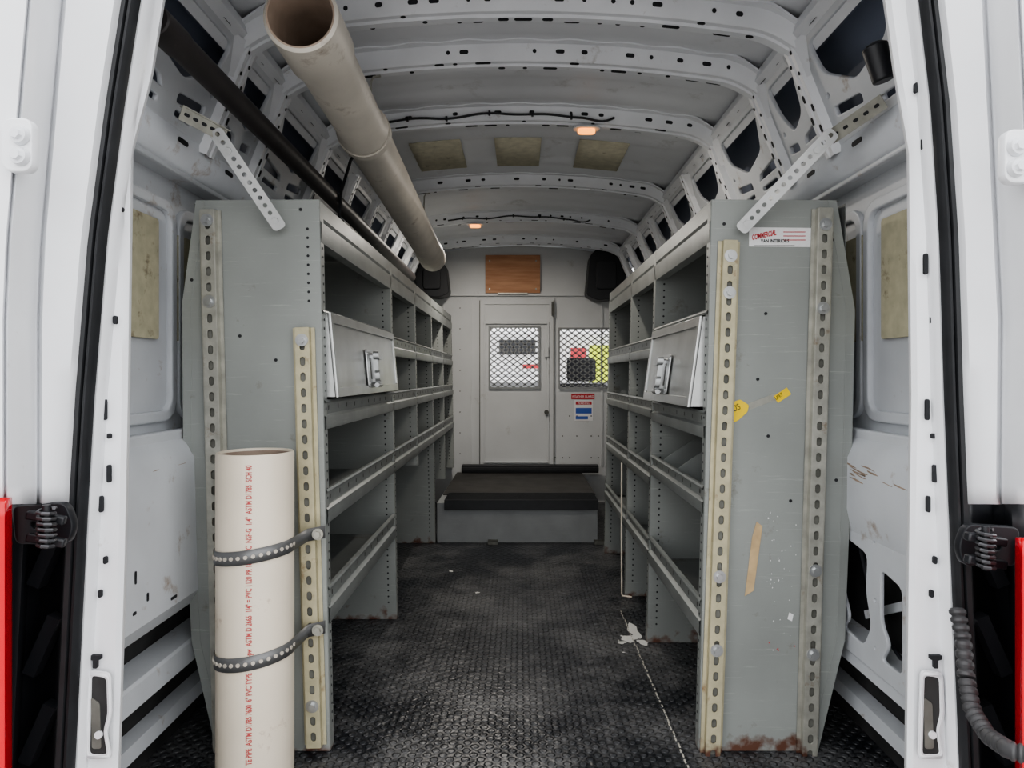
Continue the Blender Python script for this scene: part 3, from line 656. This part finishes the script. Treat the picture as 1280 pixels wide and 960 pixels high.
def diamond(q,name,lab):
    b=B();x0,z0,x1,z1=q;px_,pz=.062,.046
    def seg(x,z,dx,dz):
        t0,t1=-1e9,1e9
        for a,d_,lo,hi in((x,dx,x0,x1),(z,dz,z0,z1)):
            ta,tb=(lo-a)/d_,(hi-a)/d_
            if ta>tb:ta,tb=tb,ta
            t0=max(t0,ta);t1=min(t1,tb)
        if t1-t0>.02:b.bar((x+dx*t0,YB-.03,z+dz*t0),(x+dx*t1,YB-.03,z+dz*t1),.010,.004)
    n=int((x1-x0)/px_+(z1-z0)/pz)+3
    for i in range(-n,n):
        seg(x0+i*px_,z0,px_/2,pz/2);seg(x0+i*px_,z0,-px_/2,pz/2)
    fr=.014
    b.plate([(x0-fr,z0-fr),(x1+fr,z0-fr),(x1+fr,z1+fr),(x0-fr,z1+fr)],[[(x0,z0),(x1,z0),(x1,z1),(x0,z1)]],.006,lambda a,c,t:fp(a,c,t+.028))
    b.done(name,[PLAT],label=lab,category='mesh guard',smooth=False,**ST)
diamond(w1,'window_1','diamond expanded metal mesh over door window')
diamond(w2,'window_2','diamond expanded metal mesh over partition window')
q=pr(714,492,743,499);b=B();b.box(q[0],q[2],YB-.0085,YB-.006,q[1],q[3]);b.text('WEATHER GUARD',.028,((q[0]+q[2])/2,YB-.009,q[1]+.012),X,Z,1,align='CENTER',sx=.75);b.done('partition_sticker',[REDT,WHITEP],label='dark red brand sticker on steel partition',category='sticker',smooth=False)
q=pr(718,500,741,526);b=B();b.box(q[0],q[2],YB-.0085,YB-.006,q[1],q[3])
h=(q[3]-q[1]);b.box(q[0]+.01,q[2]-.01,YB-.0095,YB-.008,q[1]+h*.35,q[1]+h*.62,1);b.box(q[0]+.01,q[2]-.01,YB-.0095,YB-.008,q[1]+h*.78,q[1]+h*.93,2);b.box(q[0]+.01,q[2]-.04,YB-.0095,YB-.008,q[1]+h*.08,q[1]+h*.22,1)
b.text('WARNING',.022,((q[0]+q[2])/2,YB-.010,q[1]+h*.80),X,Z,0,align='CENTER',sx=.9)
b.done('notice_sticker',[WHITEP,BLUET,REDT],label='white notice sticker with blue and red blocks',category='sticker',smooth=False)
q=pr(607,320,675,367);b=B();b.box(q[0],q[2],YB-.045,YB-.025,q[1],q[3])
for u,v in((612,326),(670,326),(612,361),(670,361)): p=P(u,v,YB-.045);b.cyl(p,p-Vector((0,.003,0)),.007,n=10,mi=1)
b.box(q[0]+.1,q[2]-.1,YB-.05,YB-.02,q[1]-.012,q[1]+.002,1)
b.done('wooden_board',[WOOD,GALV],label='orange-tan plywood board screwed above partition door',category='board',bevel=.002,smooth=False)
for sd,(u0,v0,u1,v1) in((-1,(519,322,562,372)),(1,(732,306,782,376))):
    q=pr(u0,v0,u1,v1,5.3);w=q[2]-q[0];h=q[3]-q[1];x0=q[0];z0=q[1]
    poly=[(x0,z0+h*.1),(x0+w*.3,z0),(x0+w*.9,z0+h*.05),(x0+w,z0+h*.5),(x0+w*.85,z0+h*.9),(x0+w*.4,z0+h),(x0+w*.1,z0+h*.8)]
    if sd<0: poly=[(2*x0+w-a,c) for a,c in poly][::-1]
    b=B();b.prism(rpoly(poly,.03),lambda a,c,t:Vector((a,5.3-t,c)),-.14,.03);cxm=x0+w/2
    b.prism(rrect(cxm,z0+h*.45,w*.5,h*.5,.02),lambda a,c,t:Vector((a,5.3-t,c)),.03,.05)
    b.done('corner_cover',[BLACK],label='black moulded plastic cover at upper partition corner',category='cover',group='upper corner covers',bevel=.004)
e=empty('step_platform',(-.03,4.13,0),'grey steel step platform with black rubber treads in front of partition','platform')
b=B();b.box(-.508,.475,4.16,5.48,0,.245);b.done('platform_body',[PLAT],parent=e,bevel=.003,smooth=False)
b=B();b.box(-.46,.475,4.14,4.42,.246,.262)
for k in range(9): b.box(-.46,.475,4.145+k*.03,4.155+k*.03,.262,.267)
b.box(-.46,.475,4.13,4.14,.205,.266);b.done('rubber_tread',[RUBBER],parent=e,smooth=False)
b=B();b.box(-.50,.49,4.42,5.4,.246,.254);b.done('deck_mat',[paint('deck_mat',(.045,.043,.040),.7,var=.3,scale=9)],parent=e,smooth=False)
b=B();b.box(-.46,.62,5.36,5.44,.255,.315);b.box(-.46,.62,5.35,5.36,.27,.30);b.done('rear_kerb',[RUBBER],parent=e,smooth=False,bevel=.004)
for u in(612,745):
    b=B();p=P(u,668,4.135);b.box(p.x-.01,p.x+.05,4.11,4.16,0,.02);b.done('foot_bracket',[SLOT2],parent=e,smooth=False)

# ------------------------------------------------------------------ pads
for u0,u1 in((520,580),(620,675),(720,778)):
    x0=(u0-650)*3.2/F;x1=(u1-650)*3.2/F
    b=B();b.grid([[Vector((x,y,az(x)+.047)) for x in [x0+(x1-x0)*i/6 for i in range(7)]] for y in(2.99,3.38)])
    b.done('foam_pad',[FOAMR],label='tan foam sound pad glued to roof skin',category='pad',group='roof foam pads',solid=.006)
for sd in(-1,1):
    for y0,y1,z0,z1 in((1.53,1.83,1.12,1.44),(1.93,2.20,1.12,1.42)):
        b=B();b.plate(rrect((y0+y1)/2,(z0+z1)/2,y1-y0,z1-z0,.008),[],.005,lambda a,c,t:Vector((sd*(.975-t),a,c)),bev=.001)
        b.done('foam_pad',[FOAM],label='tan foam sound pad with dark flecks on side wall',category='pad',group='side wall foam pads')
for (u,v,Y) in((733,160,2.70),(594,280,4.40)):
    x=(u-650)*Y/F;z=az(x)-.005
    e=empty('dome_lamp',(x,Y,z),'small oval roof lamp glowing warm orange','lamp','roof dome lamps')
    b=B();b.prism(rrect(x,Y,.11,.06,.029,n=6),lambda a,c,t:Vector((a,c,z-t)),0,.008);b.done('lamp_base',[WHITEP],parent=e,bevel=.003)
    b=B();b.prism(rrect(x,Y,.070,.036,.017,n=6),lambda a,c,t:Vector((a,c,z-t)),.008,.024);b.done('lens',[LENS],parent=e,bevel=.004)
    li=bpy.data.lights.new('dome_bulb','AREA');li.shape='DISK';li.size=.07;li.energy=(4 if Y<3 else 9);li.color=(1,.93,.84);lo=bpy.data.objects.new('dome_bulb',li);COL.objects.link(lo);lo.location=(0,0,-.032);lo.parent=e
for u0,u1,Y in((480,768,2.645),(560,738,4.345)):
    b=B();x0=(u0-650)*Y/F;x1=(u1-650)*Y/F;pts=[]
    for i in range(60):
        t=i/59;x=x0+(x1-x0)*t;dz=.008*math.sin(t*17)*math.sin(t*5)+(-.03*max(0,(t-.85)/.15)*math.sin((t-.85)/.15*3))
        pts.append(Vector((x,Y,az(x)+.008+dz+.01)))
    b.path(pts,.0045,6)
    for i in(6,16,27,38,48): b.obox(pts[i],(.004,0,0),(0,.007,0),(0,0,.008))
    b.done('lamp_wire',[BLACK],label='black lamp wiring clipped along roof rib',category='wire',group='roof wires')
pts=[Vector((-.56,2.62,1.98)),Vector((-.60,2.64,1.93)),Vector((-.66,2.65,1.86)),Vector((-.70,2.66,1.74)),Vector((-.71,2.66,1.6)),Vector((-.70,2.66,1.5))]
b=B();b.path(pts,.006,8);b.done('wall_cable',[BLACK],label='black cable dropping from roof to shelf top',category='cable')
b=B();p=P(1099,78,1.45);b.cyl(p+Vector((-.01,0,.035)),p+Vector((.01,0,-.04)),.026,.022,16);b.cyl(p+Vector((-.014,.0,.04)),p+Vector((-.010,0,.03)),.015,.027,16);b.done('rubber_stop',[BLACK],label='black rubber stop mounted on upper jamb',category='bumper',bevel=.004)
# ------------------------------------------------------------------ floor items
b=B();random.seed(2)
y=1.75
while y<2.95:
    l=random.uniform(.006,.018);x=.437+random.uniform(-.002,.002);b.obox((x,y,.0015),(.002,0,0),(0,l/2*1.2,0),(0,0,.0012));y+=l+random.uniform(.006,.02)
b.done('floor_seam',[flat('sealant',(.5,.48,.42),.7)],label='broken line of cream sealant along mat seam',category='sealant',kind='stuff',smooth=False)
b=B();random.seed(5)
def blob(x,y,rx,ry,n=18,j=.35):
    ph=[random.uniform(0,6.28) for _ in range(4)]
    pts=[]
    for i in range(n):
        t=2*math.pi*i/n;k=1+j*(math.sin(2*t+ph[0])*.5+math.sin(3*t+ph[1])*.4+math.sin(5*t+ph[2])*.4)
        pts.append((x+rx*k*math.cos(t),y+ry*k*math.sin(t)))
    zz=random.uniform(.0004,.0012)
    b.prism(pts,lambda a,c,t:Vector((a,c,zz+t)),0,.0008)
blob(.455,2.72,.022,.075);blob(.425,2.64,.035,.03);blob(.39,2.60,.018,.012);blob(.47,2.60,.02,.025)
for _ in range(12): blob(random.gauss(.42,.04),random.gauss(2.63,.05),random.uniform(.002,.006),random.uniform(.002,.007),10)
for x,y in((-.36,3.55),(-.2,3.2)): blob(x,y,.010,.012,12)
b.done('paint_splash',[flat('splash',(.7,.7,.67),.6)],label='white paint splashes on black floor',category='paint splash',kind='stuff',smooth=False)
b=B();b.path([Vector((.468,3.13,.62)),Vector((.467,3.13,.3)),Vector((.468,3.13,.02)),Vector((.470,3.12,.012)),Vector((.51,3.10,.012))],.004,8);b.done('thin_rod',[PVCW],label='thin cream rod with hooked foot leaning by shelf',category='rod')
# ------------------------------------------------------------------ cab and beyond
for x in(-.62,.55):
    e=empty('cab_seat',(x,6.2,0),'dark fabric van cab seat with headrest','seat','cab seats')
    b=B();b.box(x-.24,x+.24,6.05,6.2,.45,.95);b.done('backrest',[SEAT],parent=e,bevel=.04)
    b=B();b.box(x-.24,x+.24,6.2,6.7,.40,.55);b.done('cushion',[SEAT],parent=e,bevel=.04)
    b=B();b.box(x-.13,x+.13,6.06,6.16,.97,1.18);b.done('headrest',[SEAT],parent=e,bevel=.03)
    b=B();b.box(x-.2,x+.2,6.1,6.6,0,.40);b.done('seat_base',[BLACK],parent=e,bevel=.02)
b=B();b.prism([(6.9,.0),(6.9,.85),(7.1,.95),(7.7,.92),(7.7,.0)],lambda a,c,t:Vector((t,a,c)),-.95,.95);b.done('dashboard',[BLACK],label='black cab dashboard beyond the partition',category='dashboard',bevel=.03)
b=B();b.prism([(5.55,1.95),(6.5,1.85),(6.9,1.62),(6.95,1.68),(6.5,1.95),(5.55,2.05)],lambda a,c,t:Vector((t,a,c)),-.95,.95);b.done('trim_%d'%tn,[flat('cab_liner',(.3,.3,.3),.9)],label='grey cab headliner',category='cab roof',**ST);tn+=1
e=empty('parked_truck',(.9,13,-.7),'white red and yellow truck parked ahead','truck')
b=B();b.box(-1.3,2.6,12.8,16,-.1,1.0);b.box(-1.2,2.5,13.2,16,1.0,1.9);b.done('truck_body',[flat('truck_white',(.75,.75,.76))],parent=e,bevel=.06)
b=B();b.box(.05,.35,12.76,12.79,1.16,1.24);b.done('red_stripe',[REDT],parent=e)
b=B();b.box(.95,1.25,12.76,12.79,1.3,1.55);b.done('red_stripe',[REDT],parent=e)
b=B();b.box(1.30,1.8,12.75,12.79,.9,1.6);b.done('yellow_panel',[HIVIS],parent=e)
b=B();b.box(-.4,.3,13.15,13.19,1.45,1.72);b.done('truck_window',[BLACK],parent=e)
for x in(-.9,2.2):
    b=B();b.cyl((x-.12,14,-.3),(x+.12,14,-.3),.4,n=32);b.done('wheel',[BLACK],parent=e)

# ------------------------------------------------------------------ world, camera
w=bpy.data.worlds.new('World');scene.world=w;w.use_nodes=True;nt=w.node_tree;bg=nt.nodes['Background']
tc=nt.nodes.new('ShaderNodeTexCoord');sp=nt.nodes.new('ShaderNodeSeparateXYZ');nt.links.new(tc.outputs['Generated'],sp.inputs[0])
r=nt.nodes.new('ShaderNodeValToRGB');r.color_ramp.elements[0].position=.45;r.color_ramp.elements[0].color=(.58,.57,.56,1);r.color_ramp.elements[1].position=.6;r.color_ramp.elements[1].color=(.97,.98,1,1)
mr=nt.nodes.new('ShaderNodeMapRange');mr.inputs['From Min'].default_value=-1;nt.links.new(sp.outputs['Z'],mr.inputs['Value']);nt.links.new(mr.outputs[0],r.inputs['Fac']);nt.links.new(r.outputs[0],bg.inputs['Color']);bg.inputs['Strength'].default_value=1.9
cam=bpy.data.cameras.new('camera');cam.sensor_width=36;cam.lens=F/1280*36;cam.shift_x=-10/1280;cam.shift_y=-10/1280;cam.clip_start=.01
co=bpy.data.objects.new('camera',cam);COL.objects.link(co);co.location=(0,0,CH);co.rotation_euler=(math.radians(90),0,0);scene.camera=co
scene.view_settings.view_transform='AgX'
try: scene.view_settings.look='AgX - Medium High Contrast'
except Exception as ex: print(ex)
scene.view_settings.exposure=.64
